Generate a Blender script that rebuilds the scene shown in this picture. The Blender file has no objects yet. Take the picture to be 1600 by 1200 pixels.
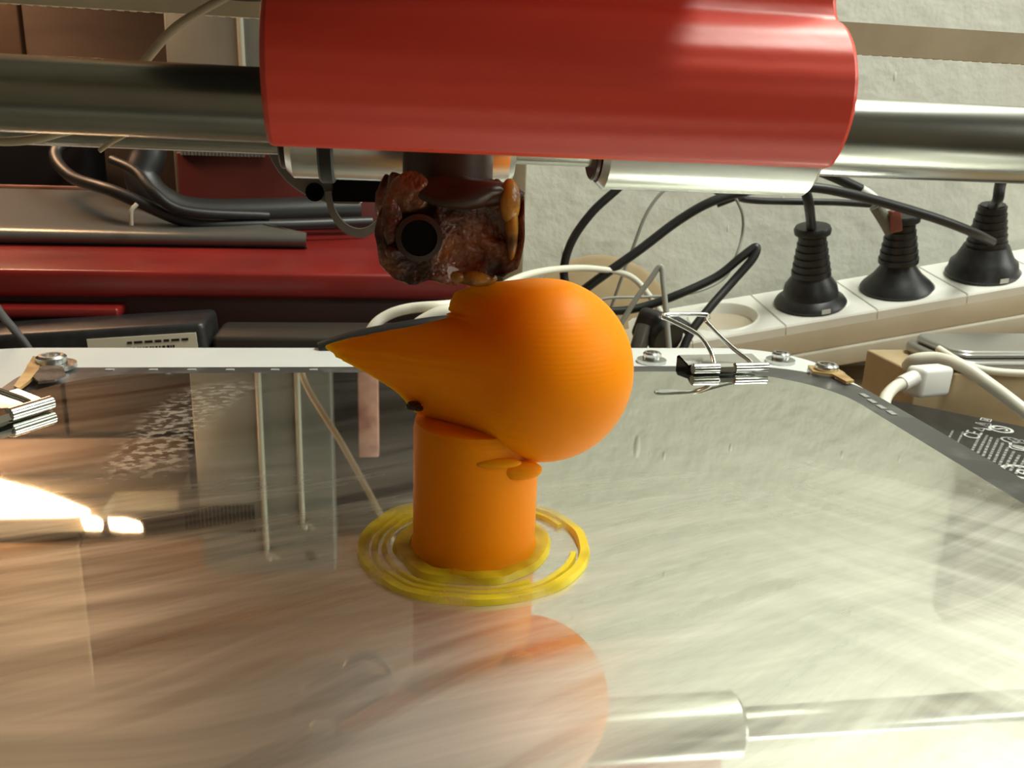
import bpy, bmesh, math, random
import numpy as np
from mathutils import Vector, Matrix, Euler, noise
random.seed(4)
# 1 unit = 10 cm.  z = 0 is the top of the mirror plate, y runs from the camera into the picture.
SC = bpy.context.scene
COL = SC.collection
R = math.radians

# ------------------------------------------------------------------ camera
F = 1386.0
PITCH, YAW, ROLL = 16.5, 8.0, 2.0
CAMLOC = Vector((0, 0, 0.7))
cam_d = bpy.data.cameras.new('camera')
cam = bpy.data.objects.new('camera', cam_d); COL.objects.link(cam); SC.camera = cam
cam_d.sensor_fit = 'HORIZONTAL'; cam_d.sensor_width = 36.0
cam_d.lens = 36.0 * F / 1600.0
cam_d.clip_start = 0.01; cam_d.clip_end = 200
MROT = Matrix.Rotation(R(-YAW), 3, 'Z') @ Matrix.Rotation(R(90 - PITCH), 3, 'X') @ Matrix.Rotation(R(ROLL), 3, 'Z')
cam.matrix_world = Matrix.Translation(CAMLOC) @ MROT.to_4x4()
cam_d.dof.use_dof = True
cam_d.dof.focus_distance = 1.5
cam_d.dof.aperture_fstop = 2.8 * 3.6

# ------------------------------------------------------------------ world, lights, exposure
SC.view_settings.view_transform = 'Standard'
SC.view_settings.look = 'None'
SC.view_settings.gamma = 1.0
SC.view_settings.use_curve_mapping = False
SC.view_settings.exposure = 0.0
W = bpy.data.worlds.new('world'); SC.world = W; W.use_nodes = True
bg = W.node_tree.nodes['Background']
bg.inputs[0].default_value = (0.82, 0.86, 0.74, 1); bg.inputs[1].default_value = 0.05

def area(name, loc, target, sx, sy, power, color):
    l = bpy.data.lights.new(name, 'AREA'); l.shape = 'RECTANGLE'; l.size = sx; l.size_y = sy
    l.energy = power; l.color = color
    o = bpy.data.objects.new(name, l); COL.objects.link(o); o.location = loc
    d = Vector(target) - Vector(loc)
    o.rotation_euler = d.to_track_quat('-Z', 'Y').to_euler()
    return o
area('ceiling_tube_light', (5.5, 3.2, 10), (1.6, 4.8, 0), 8.0, 1.2, 1500, (0.97, 1.0, 0.89))
area('right_window_light', (12, 1.5, 6), (2.0, 5.6, 0.8), 5, 5, 520, (0.97, 1.0, 0.92))
area('near_fill_light', (3.1, -0.2, 1.7), (0.6, 1.3, 0.5), .9, .9, 34, (0.97, 1.0, 0.92))  # added fill close to the carriage for its brightness gradient, no window here

# ------------------------------------------------------------------ pixel -> place
def ray(px, py):
    return MROT @ Vector(((px - 800) / F, -(py - 600) / F, -1.0))
def P(px, py, D):            # point of the vertical plane y = D
    d = ray(px, py); return CAMLOC + d * (D / d.y)
def PZ(px, py, z):           # point of the level plane z
    d = ray(px, py); return CAMLOC + d * ((z - CAMLOC.z) / d.z)
def PM(px, py, D):           # what stands at y = D and shows at this pixel in the mirror plate
    p = P(px, py, D); return Vector((p.x, p.y, -p.z))

# ------------------------------------------------------------------ materials
def mat(name, color, rough=0.5, metal=0.0, **kw):
    m = bpy.data.materials.new(name); m.use_nodes = True
    b = m.node_tree.nodes['Principled BSDF']
    b.inputs['Base Color'].default_value = (*color, 1)
    b.inputs['Roughness'].default_value = rough
    b.inputs['Metallic'].default_value = metal
    for k, v in kw.items():
        b.inputs[k.replace('_', ' ')].default_value = v
    return m
def N(m, t, **kw):
    n = m.node_tree.nodes.new(t)
    for k, v in kw.items(): setattr(n, k, v)
    return n
def L(m, a, ao, b, bi): m.node_tree.links.new(a.outputs[ao], b.inputs[bi])
def bsdf(m): return m.node_tree.nodes['Principled BSDF']
def mottle(m, c1, c2, scale=8, detail=4, vec_scale=(1, 1, 1), bump=0.0, bscale=40, lo=.35, hi=.65, dist=.01):
    tc = N(m, 'ShaderNodeTexCoord'); mp = N(m, 'ShaderNodeMapping'); mp.inputs['Scale'].default_value = vec_scale
    L(m, tc, 'Object', mp, 'Vector')
    n = N(m, 'ShaderNodeTexNoise'); n.inputs['Scale'].default_value = scale; n.inputs['Detail'].default_value = detail
    L(m, mp, 'Vector', n, 'Vector')
    r = N(m, 'ShaderNodeValToRGB'); r.color_ramp.elements[0].position = lo; r.color_ramp.elements[1].position = hi
    r.color_ramp.elements[0].color = (*c1, 1); r.color_ramp.elements[1].color = (*c2, 1)
    L(m, n, 'Fac', r, 'Fac'); L(m, r, 'Color', bsdf(m), 'Base Color')
    if bump:
        n2 = N(m, 'ShaderNodeTexNoise'); n2.inputs['Scale'].default_value = bscale; n2.inputs['Detail'].default_value = 3
        L(m, mp, 'Vector', n2, 'Vector')
        b = N(m, 'ShaderNodeBump'); b.inputs['Strength'].default_value = bump; b.inputs['Distance'].default_value = dist
        L(m, n2, 'Fac', b, 'Height'); L(m, b, 'Normal', bsdf(m), 'Normal')
    return m
def layers(m, axis, scale, strength, dist=.002):
    tc = N(m, 'ShaderNodeTexCoord'); w = N(m, 'ShaderNodeTexWave'); w.bands_direction = axis
    w.inputs['Scale'].default_value = scale; w.inputs['Distortion'].default_value = .6; w.inputs['Detail Scale'].default_value = 3
    L(m, tc, 'Object', w, 'Vector')
    b = N(m, 'ShaderNodeBump'); b.inputs['Strength'].default_value = strength; b.inputs['Distance'].default_value = dist
    L(m, w, 'Fac', b, 'Height'); L(m, b, 'Normal', bsdf(m), 'Normal')
    return m

M_red = layers(mottle(mat('red_plastic', (.45, .02, .015), .42), (.72, .046, .022), (.82, .068, .036), 3, 3, (.3, 4, 6)), 'Z', 14, .35)
M_redbox = mottle(mat('red_box_plastic', (.3, .02, .015), .3), (.15, .009, .008), (.22, .014, .011), 2)
M_steel = mat('polished_steel', (.62, .62, .60), .24, 1.0)
mottle(M_steel, (.30, .30, .27), (.44, .44, .40), 5, 3, (.6, 4, 4))
M_bearing = mat('bearing_steel', (.78, .79, .76), .26, 1.0)
M_chrome = mat('chrome', (.7, .7, .68), .12, 1.0)
M_zinc = mat('zinc_bolt', (.55, .56, .54), .28, 1.0)
M_white_plate = mottle(mat('white_plate', (.75, .78, .76), .35), (.72, .75, .73), (.78, .80, .78), 3)
M_pcb = mottle(mat('heater_board', (.07, .07, .07), .3), (.05, .05, .05), (.16, .16, .15), 9, 4, (1, 1, 1), lo=.5, hi=.8)
M_pad = mat('pale_print', (.34, .34, .32), .5)
M_glassedge = mat('glass_edge', (.55, .62, .52), .1)
M_black = mat('black_rubber', (.012, .012, .012), .42)
M_black2 = mottle(mat('black_plastic', (.014, .014, .014), .38), (.012, .012, .013), (.022, .022, .022), 20, bump=.2, bscale=150, dist=.002)
M_greycable = mat('grey_cable', (.33, .34, .30), .45)
M_whitecable = mat('white_cable', (.78, .76, .64), .4)
M_whiteplastic = mat('white_plastic', (.82, .82, .78), .35)
M_strip = mottle(mat('power_strip_white', (.80, .79, .72), .38), (.78, .77, .70), (.83, .82, .76), 3)
M_tan = mottle(mat('tan_belt', (.30, .24, .15), .7), (.40, .32, .20), (.48, .39, .25), 6)
M_grey = mottle(mat('grey_panel', (.13, .125, .10), .45), (.11, .11, .088), (.15, .145, .12), 2)
M_dark = mat('dark_void', (.006, .005, .005), .85, Specular_IOR_Level=.05)
M_rib = mat('pale_rib', (.36, .34, .26), .4)
M_silver = mat('silver_shell', (.38, .37, .34), .32, .7)
M_dullsilver = mat('dull_silver_shell', (.15, .145, .13), .3, .5)
M_label = mat('cream_label', (.85, .80, .62), .5)
M_ink = mat('label_ink', (.02, .02, .02), .5)
M_print = mat('white_print', (.62, .62, .60), .5)
M_brass = mat('brown_burnt', (.035, .014, .006), .35)
M_edge = mottle(mat('pale_panel_edge', (.30, .25, .15), .6), (.26, .22, .13), (.33, .28, .18), 4)
M_beige = mat('beige_wire', (.55, .46, .30), .5)
M_cardboard = mottle(mat('tan_board', (.42, .32, .18), .8), (.40, .30, .17), (.46, .35, .20), 5)

# orange filament: translucent plastic with printed layers
M_orange = mat('orange_filament', (.93, .275, .0004), .45, Specular_IOR_Level=.10, Subsurface_Weight=.3, Subsurface_Scale=.12)
bsdf(M_orange).inputs['Subsurface Radius'].default_value = (1.0, .35, .03)
layers(M_orange, 'Z', 42, .1, .001)
M_yellow = mat('yellow_filament', (.80, .62, .02), .35, Subsurface_Weight=.2, Subsurface_Scale=.05)
def patchy():
    m = M_yellow; tc = N(m, 'ShaderNodeTexCoord'); n = N(m, 'ShaderNodeTexNoise'); n.inputs['Scale'].default_value = 9
    L(m, tc, 'Object', n, 'Vector'); r = N(m, 'ShaderNodeMapRange'); r.inputs[1].default_value = .38; r.inputs[2].default_value = .62; r.inputs[3].default_value = .25; r.inputs[4].default_value = .9
    L(m, n, 'Fac', r, 0); L(m, r, 0, bsdf(m), 'Alpha')
patchy()
# kapton wrapped heater block
M_kapton = mottle(mat('kapton_tape', (.2, .08, .02), .38, Coat_Weight=.15), (.035, .008, .003), (.24, .075, .022), 13, 6, bump=1.0, bscale=26, lo=.40, hi=.62, dist=.03)
M_amber = mottle(mat('amber_residue', (.5, .25, .03), .3, Subsurface_Weight=.3, Subsurface_Scale=.04), (.08, .028, .006), (.46, .22, .022), 22, 5, bump=.5, bscale=30, lo=.35, hi=.6)
M_wood = mottle(mat('desk_wood', (.36, .26, .15), .5), (.30, .215, .12), (.40, .29, .175), 2, 5, (1, 8, 1))
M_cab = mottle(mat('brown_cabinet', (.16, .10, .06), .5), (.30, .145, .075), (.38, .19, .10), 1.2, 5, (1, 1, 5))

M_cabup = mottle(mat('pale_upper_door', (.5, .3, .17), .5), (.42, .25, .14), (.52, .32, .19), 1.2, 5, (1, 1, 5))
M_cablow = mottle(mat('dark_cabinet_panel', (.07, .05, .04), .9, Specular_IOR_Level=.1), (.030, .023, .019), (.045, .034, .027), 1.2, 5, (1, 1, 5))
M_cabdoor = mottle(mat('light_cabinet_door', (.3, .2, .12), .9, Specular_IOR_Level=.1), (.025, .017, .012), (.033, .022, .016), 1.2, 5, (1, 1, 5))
# woodchip wall
M_wall = mat('woodchip_wall', (.68, .68, .60), .85)
def build_wall_mat():
    m = M_wall
    tc = N(m, 'ShaderNodeTexCoord')
    n = N(m, 'ShaderNodeTexNoise'); n.inputs['Scale'].default_value = 7; n.inputs['Detail'].default_value = 6
    v = N(m, 'ShaderNodeTexVoronoi'); v.inputs['Scale'].default_value = 7; v.feature = 'SMOOTH_F1'
    mp = N(m, 'ShaderNodeMapping'); mp.inputs['Rotation'].default_value = (0, .6, 0); mp.inputs['Scale'].default_value = (1, 1, .35)
    L(m, tc, 'Object', n, 'Vector'); L(m, tc, 'Object', mp, 'Vector'); L(m, mp, 'Vector', v, 'Vector')
    r = N(m, 'ShaderNodeValToRGB'); r.color_ramp.elements[0].position = 0; r.color_ramp.elements[1].position = .10
    r.color_ramp.elements[0].color = (1, 1, 1, 1); r.color_ramp.elements[1].color = (0, 0, 0, 1)
    L(m, v, 'Distance', r, 'Fac')
    a = N(m, 'ShaderNodeMath', operation='ADD'); L(m, n, 'Fac', a, 0); L(m, r, 'Color', a, 1)
    b = N(m, 'ShaderNodeBump'); b.inputs['Strength'].default_value = .4; b.inputs['Distance'].default_value = .035
    L(m, a, 'Value', b, 'Height'); L(m, b, 'Normal', bsdf(m), 'Normal')
build_wall_mat()

# mirror tile under a wiped, dried film of glue
def mirror_mat():
    m = bpy.data.materials.new('mirror_with_glue_film'); m.use_nodes = True
    nt = m.node_tree; nt.nodes.clear()
    out = N(m, 'ShaderNodeOutputMaterial')
    tc = N(m, 'ShaderNodeTexCoord')
    def math_(op, a, b=None, c=None, clamp=False):
        n = N(m, 'ShaderNodeMath', operation=op); n.use_clamp = clamp
        for i, v in enumerate((a, b, c)):
            if v is None: continue
            if isinstance(v, (int, float)): n.inputs[i].default_value = v
            else: nt.links.new(v, n.inputs[i])
        return n.outputs[0]
    sep = N(m, 'ShaderNodeSeparateXYZ'); L(m, tc, 'Object', sep, 'Vector')
    X, Y = sep.outputs[0], sep.outputs[1]
    # slow warp of the wiping strokes
    wn = N(m, 'ShaderNodeTexNoise'); wn.inputs['Scale'].default_value = .9; wn.inputs['Detail'].default_value = 1
    L(m, tc, 'Object', wn, 'Vector')
    wv = N(m, 'ShaderNodeVectorMath', operation='SCALE'); L(m, wn, 'Color', wv, 0); wv.inputs[3].default_value = .38
    wa = N(m, 'ShaderNodeVectorMath', operation='ADD'); L(m, tc, 'Object', wa, 0); L(m, wv, 0, wa, 1)
    def streak(angle, sx, sy, scale, detail, lo, hi):
        mp = N(m, 'ShaderNodeMapping', vector_type='TEXTURE')
        mp.inputs['Rotation'].default_value = (0, 0, R(angle)); mp.inputs['Scale'].default_value = (sx, sy, 1)
        L(m, wa, 0, mp, 'Vector')
        n = N(m, 'ShaderNodeTexNoise'); n.inputs['Scale'].default_value = scale; n.inputs['Detail'].default_value = detail
        n.inputs['Roughness'].default_value = .6
        L(m, mp, 'Vector', n, 'Vector')
        mr = N(m, 'ShaderNodeMapRange'); mr.inputs[1].default_value = lo; mr.inputs[2].default_value = hi
        L(m, n, 'Fac', mr, 0); return mr.outputs[0]
    s1 = streak(STREAK_A, 5, .22, 2.0, 3, .36, .66)      # long strokes rising to the right
    s2 = streak(STREAK_B, 4, .32, 2.0, 3, .34, .68)       # strokes on the right running down
    s3 = streak(STREAK_A + 6, 5, .07, 2.0, 4, .36, .68)   # fine hair lines
    rightmask = N(m, 'ShaderNodeMapRange', interpolation_type='SMOOTHSTEP')
    rightmask.inputs[1].default_value = .45; rightmask.inputs[2].default_value = .95; nt.links.new(X, rightmask.inputs[0])
    mixs = math_('ADD', math_('MULTIPLY', s1, math_('SUBTRACT', 1.0, rightmask.outputs[0])), math_('MULTIPLY', s2, rightmask.outputs[0]))
    strokes = math_('MULTIPLY_ADD', mixs, .75, math_('MULTIPLY', s3, .25))
    # the film is thick towards the front edge and thin near the back
    near = N(m, 'ShaderNodeMapRange', interpolation_type='SMOOTHSTEP')
    near.inputs[1].default_value = 2.05; near.inputs[2].default_value = 1.25; nt.links.new(Y, near.inputs[0])
    front = N(m, 'ShaderNodeMapRange', interpolation_type='SMOOTHSTEP')
    front.inputs[1].default_value = 1.16; front.inputs[2].default_value = .84; nt.links.new(Y, front.inputs[0])
    k = math_('MULTIPLY_ADD', strokes, .80, .0)
    k = math_('MULTIPLY', k, math_('MULTIPLY_ADD', near.outputs[0], .88, .12))
    lm = N(m, 'ShaderNodeMapRange', interpolation_type='SMOOTHSTEP'); lm.inputs[1].default_value = .42; lm.inputs[2].default_value = .1
    lm.inputs[3].default_value = .3; lm.inputs[4].default_value = 1.0; nt.links.new(X, lm.inputs[0])
    k = math_('ADD', k, math_('MULTIPLY', math_('MULTIPLY', front.outputs[0], lm.outputs[0]), math_('MULTIPLY_ADD', strokes, .45, .46)))
    # crazed dry patch in the back left corner
    mpc = N(m, 'ShaderNodeMapping'); mpc.inputs['Rotation'].default_value = (0, 0, R(-38)); mpc.inputs['Scale'].default_value = (1, 1.5, 1)
    L(m, tc, 'Object', mpc, 'Vector')
    cn = N(m, 'ShaderNodeTexNoise'); cn.inputs['Scale'].default_value = 36; cn.inputs['Detail'].default_value = 6; L(m, mpc, 'Vector', cn, 'Vector')
    cr = N(m, 'ShaderNodeMapRange'); cr.inputs[1].default_value = .46; cr.inputs[2].default_value = .58; L(m, cn, 'Fac', cr, 0)
    # band along a line from back middle to left front: distance to that line
    ax, ay, bx, by = PATCH
    ln = math.hypot(bx - ax, by - ay); nx, ny = -(by - ay) / ln, (bx - ax) / ln
    d = math_('ADD', math_('MULTIPLY', X, nx), math_('MULTIPLY_ADD', Y, ny, -(ax * nx + ay * ny)))
    wob = math_('MULTIPLY_ADD', wn.outputs['Fac'], .5, -.25)
    d = math_('ABSOLUTE', math_('ADD', d, wob))
    band = N(m, 'ShaderNodeMapRange', interpolation_type='SMOOTHSTEP'); band.inputs[1].default_value = .14; band.inputs[2].default_value = .03
    nt.links.new(d, band.inputs[0])
    t = math_('ADD', math_('MULTIPLY', X, (bx - ax) / ln), math_('MULTIPLY_ADD', Y, (by - ay) / ln, -(ax * (bx - ax) + ay * (by - ay)) / ln))
    e1 = N(m, 'ShaderNodeMapRange', interpolation_type='SMOOTHSTEP'); e1.inputs[1].default_value = -.1; e1.inputs[2].default_value = .1; nt.links.new(t, e1.inputs[0])
    e2 = N(m, 'ShaderNodeMapRange', interpolation_type='SMOOTHSTEP'); e2.inputs[1].default_value = ln + .05; e2.inputs[2].default_value = ln - .1; nt.links.new(t, e2.inputs[0])
    patch = math_('MULTIPLY', math_('MULTIPLY', band.outputs[0], cr.outputs[0]), math_('MULTIPLY', e1.outputs[0], e2.outputs[0]))
    k = math_('ADD', k, math_('MULTIPLY', patch, .42), clamp=True)
    mirror = N(m, 'ShaderNodeBsdfGlossy'); mirror.inputs['Color'].default_value = (.78, .80, .74, 1); mirror.inputs['Roughness'].default_value = .025
    haze = N(m, 'ShaderNodeBsdfGlossy'); haze.inputs['Color'].default_value = (.86, .87, .80, 1); haze.inputs['Roughness'].default_value = .42
    s4 = streak(STREAK_A - 14, 3, .10, 2.0, 4, .38, .64); s5 = streak(STREAK_B + 8, 2.6, .13, 2.0, 4, .38, .64)
    ht = math_('ADD', math_('MULTIPLY', s4, math_('SUBTRACT', 1.0, rightmask.outputs[0])), math_('MULTIPLY', s5, rightmask.outputs[0]))
    hc = N(m, 'ShaderNodeMix', data_type='RGBA'); nt.links.new(ht, hc.inputs[0])
    hc.inputs[6].default_value = (.60, .60, .53, 1); hc.inputs[7].default_value = (.90, .90, .83, 1)
    nt.links.new(hc.outputs[2], haze.inputs['Color'])
    dif = N(m, 'ShaderNodeBsdfDiffuse'); dif.inputs['Color'].default_value = (.80, .78, .68, 1)
    hm = N(m, 'ShaderNodeMixShader'); hm.inputs[0].default_value = .24
    L(m, haze, 0, hm, 1); L(m, dif, 0, hm, 2)
    mx = N(m, 'ShaderNodeMixShader'); nt.links.new(k, mx.inputs[0]); L(m, mirror, 0, mx, 1); L(m, hm, 0, mx, 2)
    L(m, mx, 0, out, 'Surface')
    return m
def ang(a, b):
    a, b = PZ(*a, 0), PZ(*b, 0); return math.degrees(math.atan2(b.y - a.y, b.x - a.x))
STREAK_A = ang((0, 925), (560, 815))
STREAK_B = ang((1090, 830), (1400, 960))
_a, _b = PZ(330, 600, 0), PZ(165, 745, 0)
PATCH = (_a.x, _a.y, _b.x, _b.y)
M_mirror = mirror_mat()

# ------------------------------------------------------------------ mesh helpers
def new(name, verts, faces, m, parent=None, smooth=False, bevel=0, seg=2):
    me = bpy.data.meshes.new(name); me.from_pydata([tuple(v) for v in verts], [], faces); me.validate()
    return link(name, me, m, parent, smooth, bevel, seg)
def link(name, me, m, parent=None, smooth=False, bevel=0, seg=2):
    bm = bmesh.new(); bm.from_mesh(me); bmesh.ops.recalc_face_normals(bm, faces=bm.faces)
    bm.to_mesh(me); bm.free()
    o = bpy.data.objects.new(name, me); COL.objects.link(o)
    if m: me.materials.append(m)
    if smooth: me.shade_smooth()
    if parent: o.parent = parent; o.matrix_parent_inverse = Matrix.Identity(4)
    if bevel:
        b = o.modifiers.new('bevel', 'BEVEL'); b.width = bevel; b.segments = seg; b.limit_method = 'ANGLE'
        if not smooth: me.shade_smooth()
    return o
def tag(o, label=None, cat=None, group=None, kind=None):
    for k, v in (('label', label), ('category', cat), ('group', group), ('kind', kind)):
        if v: o[k] = v
    return o
def empty(name, loc=(0, 0, 0), M=None):
    o = bpy.data.objects.new(name, None); COL.objects.link(o)
    o.empty_display_size = .1
    if M is not None: o.matrix_world = M
    else: o.location = loc
    return o
BOXF = [(0, 1, 3, 2), (4, 6, 7, 5), (0, 4, 5, 1), (2, 3, 7, 6), (0, 2, 6, 4), (1, 5, 7, 3)]
def boxv(x0, x1, y0, y1, z0, z1): return [Vector((x, y, z)) for x in (x0, x1) for y in (y0, y1) for z in (z0, z1)]
def box(name, x0, x1, y0, y1, z0, z1, m, parent=None, bevel=0, seg=2, T=None):
    v = boxv(x0, x1, y0, y1, z0, z1)
    if T is not None: v = [T @ p for p in v]
    return new(name, v, BOXF, m, parent, bevel=bevel, seg=seg)
def lathe(name, prof, m, parent=None, n=40, T=None, smooth=True, sx=1, sy=1):
    """prof: list of (r, z), turned about z"""
    v, f = [], []
    for r, z in prof:
        for k in range(n):
            a = 2 * math.pi * k / n; p = Vector((r * math.cos(a) * sx, r * math.sin(a) * sy, z)); v.append(T @ p if T else p)
    for i in range(len(prof) - 1):
        for k in range(n):
            k2 = (k + 1) % n; f.append((i * n + k, i * n + k2, (i + 1) * n + k2, (i + 1) * n + k))
    f.append(tuple(range(n))); f.append(tuple(reversed(range((len(prof) - 1) * n, len(prof) * n))))
    o = new(name, v, f, m, parent, smooth=smooth)
    if smooth: sharp(o)
    return o
def sharp(o, a=38):
    try: o.data.set_sharp_from_angle(angle=R(a))
    except Exception: pass
def spline(pts, n=10):
    """Catmull-Rom through 3-D points"""
    pts = [Vector(p) for p in pts]
    q = [pts[0] * 2 - pts[1]] + pts + [pts[-1] * 2 - pts[-2]]
    out = []
    for i in range(1, len(q) - 2):
        for k in range(n):
            t = k / n; a, b, c, d = q[i - 1], q[i], q[i + 1], q[i + 2]
            out.append(.5 * ((2 * b) + (c - a) * t + (2 * a - 5 * b + 4 * c - d) * t * t + (3 * b - a - 3 * c + d) * t ** 3))
    out.append(pts[-1]); return out
def tube(name, pts, r, m, parent=None, n=12, smooth_n=8, flat=1.0, closed=False):
    path = spline(pts, smooth_n) if smooth_n > 1 else [Vector(p) for p in pts]
    v, f = [], []; up = None
    for i, p in enumerate(path):
        t = (path[min(i + 1, len(path) - 1)] - path[max(i - 1, 0)]).normalized()
        if up is None:
            up = t.cross(Vector((0, 0, 1)));
            if up.length < .1: up = t.cross(Vector((1, 0, 0)))
        up = (up - t * up.dot(t)).normalized(); w = t.cross(up)
        rr = r(i / (len(path) - 1)) if callable(r) else r
        for k in range(n):
            a = 2 * math.pi * k / n; v.append(p + up * rr * math.cos(a) + w * rr * flat * math.sin(a))
    for i in range(len(path) - 1):
        for k in range(n):
            k2 = (k + 1) % n; f.append((i * n + k, i * n + k2, (i + 1) * n + k2, (i + 1) * n + k))
    f.append(tuple(range(n))); f.append(tuple(reversed(range((len(path) - 1) * n, len(path) * n))))
    o = new(name, v, f, m, parent, smooth=True); sharp(o, 60); return o
def prism(name, poly, z0, z1, m, parent=None, bevel=0, T=None, seg=2):
    n = len(poly)
    v = [Vector((x, y, z)) for z in (z0, z1) for x, y in poly]
    if T: v = [T @ p for p in v]
    f = [tuple(range(n)), tuple(range(2 * n - 1, n - 1, -1))] + [(k, (k + 1) % n, n + (k + 1) % n, n + k) for k in range(n)]
    return new(name, v, f, m, parent, bevel=bevel, seg=seg)
def rrect(x0, x1, y0, y1, r, n=12):
    if isinstance(r, (int, float)): r = (r,) * 4     # order: x1y1, x0y1, x0y0, x1y0
    out = []
    for (cx, cy, a0, rr) in ((x1 - r[0], y1 - r[0], 0, r[0]), (x0 + r[1], y1 - r[1], 90, r[1]), (x0 + r[2], y0 + r[2], 180, r[2]), (x1 - r[3], y0 + r[3], 270, r[3])):
        for k in range(n + 1):
            a = R(a0 + 90 * k / n); out.append((cx + rr * math.cos(a), cy + rr * math.sin(a)))
    return out
def xcyl(name, x0, x1, y, z, r, m, parent=None, n=48, bev=.012, slope=(0, 0)):
    """cylinder along x"""
    prof = [(r - bev, 0), (r, bev), (r, (x1 - x0) - bev), (r - bev, x1 - x0)]
    T = Matrix.Translation((x0, y, z)) @ Vector((1, slope[0], slope[1])).normalized().to_track_quat('Z', 'Y').to_matrix().to_4x4()
    return lathe(name, prof, m, parent, n, T)

# ------------------------------------------------------------------ setting: wall, cabinet, desk
WALL = 6.1
DESK = -.98
KD = 1.19
def PB(px, py, D): return P(px, py, D * KD)
def PMZ(px, py, z):
    p = PZ(px, py, -z); return Vector((p.x, p.y, z))
o = box('wall_back', -14, 16, WALL, WALL + .3, DESK - 6, 16, M_wall); tag(o, kind='structure')
M_room = mat('cream_room_wall', (.42, .36, .27), .9)
for nm, b_ in (('wall_left', (-14.3, -14, -14, WALL)), ('wall_right', (16, 16.3, -14, WALL)), ('wall_front', (-14, 16, -14.3, -14))):
    tag(box(nm, *b_, DESK - 6, 16, M_room), kind='structure')
tag(box('ceiling', -14.3, 16.3, -14.3, WALL + .3, 16, 16.3, mat('ceiling_white', (.6, .58, .5), .9)), kind='structure')
M_floor = mottle(mat('floor_grey', (.2, .18, .15), .6), (.18, .16, .13), (.24, .21, .18), 1)
o = box('floor', -14, 16, -14, WALL, DESK - 6.3, DESK - 6, M_floor); tag(o, kind='structure')

# desk: a board on four legs
desk = empty('wooden_desk', (0, 2.4, DESK))
DT = Matrix.Translation((0, -2.4, -DESK))
box('desk_top', -6.5, 7.5, -.6, WALL - .02, DESK - .25, DESK, M_wood, desk, .02, T=DT)
for sx in (-6.2, 7.0):
    for sy in (-.3, WALL - .5):
        box('leg', sx, sx + .4, sy, sy + .4, DESK - 6, DESK - .25, M_wood, desk, .02, T=DT)
tag(desk, 'light brown wooden desk top under the printer, seen beside the power adapter', 'desk')

# ------------------------------------------------------------------ things behind on the left
CD = 5.5
CABX = P(822, 300, CD).x
cab = empty('brown_cabinet', (0, CD, DESK))
CT = Matrix.Translation((0, -CD, -DESK))
CABL = PM(143, 1000, CD).x
box('side_panel', CABX - .13, CABX, CD + .01, WALL - .02, DESK, 8.0, M_edge, cab, .01, T=CT)
ZU = PM(400, 838, CD).z
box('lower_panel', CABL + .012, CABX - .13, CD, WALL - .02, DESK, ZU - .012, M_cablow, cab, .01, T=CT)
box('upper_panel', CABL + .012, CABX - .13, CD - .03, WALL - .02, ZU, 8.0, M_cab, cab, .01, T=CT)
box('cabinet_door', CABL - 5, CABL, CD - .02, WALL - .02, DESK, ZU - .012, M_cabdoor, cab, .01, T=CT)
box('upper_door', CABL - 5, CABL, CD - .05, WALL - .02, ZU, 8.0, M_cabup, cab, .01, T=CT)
tag(cab, 'tall brown cabinet standing behind the left half of the printer', 'cabinet')

# grey appliance with ribs in front of the cabinet
AD = 5.1
app = empty('grey_appliance', (P(400, 200, AD).x, AD, DESK)); AT = Matrix.Translation(-app.location)
ax0, ax1 = P(268, 200, AD).x, PM(522, 760, AD).x
ztop = PM(480, 893, AD).z; zlow = P(400, 240, AD).z
prism('case', rrect(ax0, ax1, DESK, ztop, (.02, .1, .02, .02), 6), -.20, 0, M_grey, app, .01, T=AT @ Matrix.Translation((0, AD, 0)) @ Matrix(((1, 0, 0, 0), (0, 0, -1, 0), (0, 1, 0, 0), (0, 0, 0, 1))))
for px, pye in ((411, 862), (470, 815)):
    xx = PM(px, 740, AD).x; zz = PM(px, pye, AD).z
    tube('rib', [AT @ Vector(p) for p in ((xx, AD - .01, zlow), (xx, AD - .01, zz - .06), (xx + .03, AD - .01, zz), (xx + .07, AD - .01, zz + .05))], .018, M_rib, app, 8, 4)
lathe('hole', [(.025, 0), (.03, .004), (.02, .01)], M_dark, app, 16, AT @ Matrix.Translation(PM(486, 869, AD)) @ Matrix.Rotation(R(90), 4, 'X'))
box('lower_panel', ax0 + .02, P(600, 250, AD).x, AD - .03, AD, DESK + .02, zlow, mottle(mat('maroon_panel', (.09, .015, .012), .35), (.07, .012, .010), (.11, .018, .015), 2), app, .01, T=AT)
z1, z0 = P(340, 208, AD).z, P(340, 243, AD).z
for k, x in enumerate(np.linspace(P(284, 225, AD).x, P(410, 225, AD).x, 24)):
    box('vent_fin', x, x + .014, AD - .055, AD - .03, z0, z1, M_grey, app, T=AT)
for k, x in enumerate(np.linspace(PM(290, 815, AD).x, PM(395, 815, AD).x, 18)):
    box('vent_slot', x, x + .014, AD - .006, AD + .002, PM(340, 790, AD).z, PM(340, 832, AD).z, M_dark, app, T=AT)
tag(app, 'grey ribbed appliance with vent slots and maroon lower panel behind the hot end', 'appliance')

# pale reddish post right of the appliance (seen in the mirror plate)
px0, px1 = PM(560, 650, 5.3).x, PM(592, 650, 5.3).x
o = box('reddish_post', px0, px1, 5.2, 5.4, DESK, PM(575, 715, 5.2).z, mottle(mat('reddish_post', (.4, .17, .11), .6), (.30, .12, .08), (.5, .26, .18), 9), None, .01)
tag(o, 'pale reddish upright post beside the grey appliance, mirrored left of the orange column', 'post')

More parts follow.
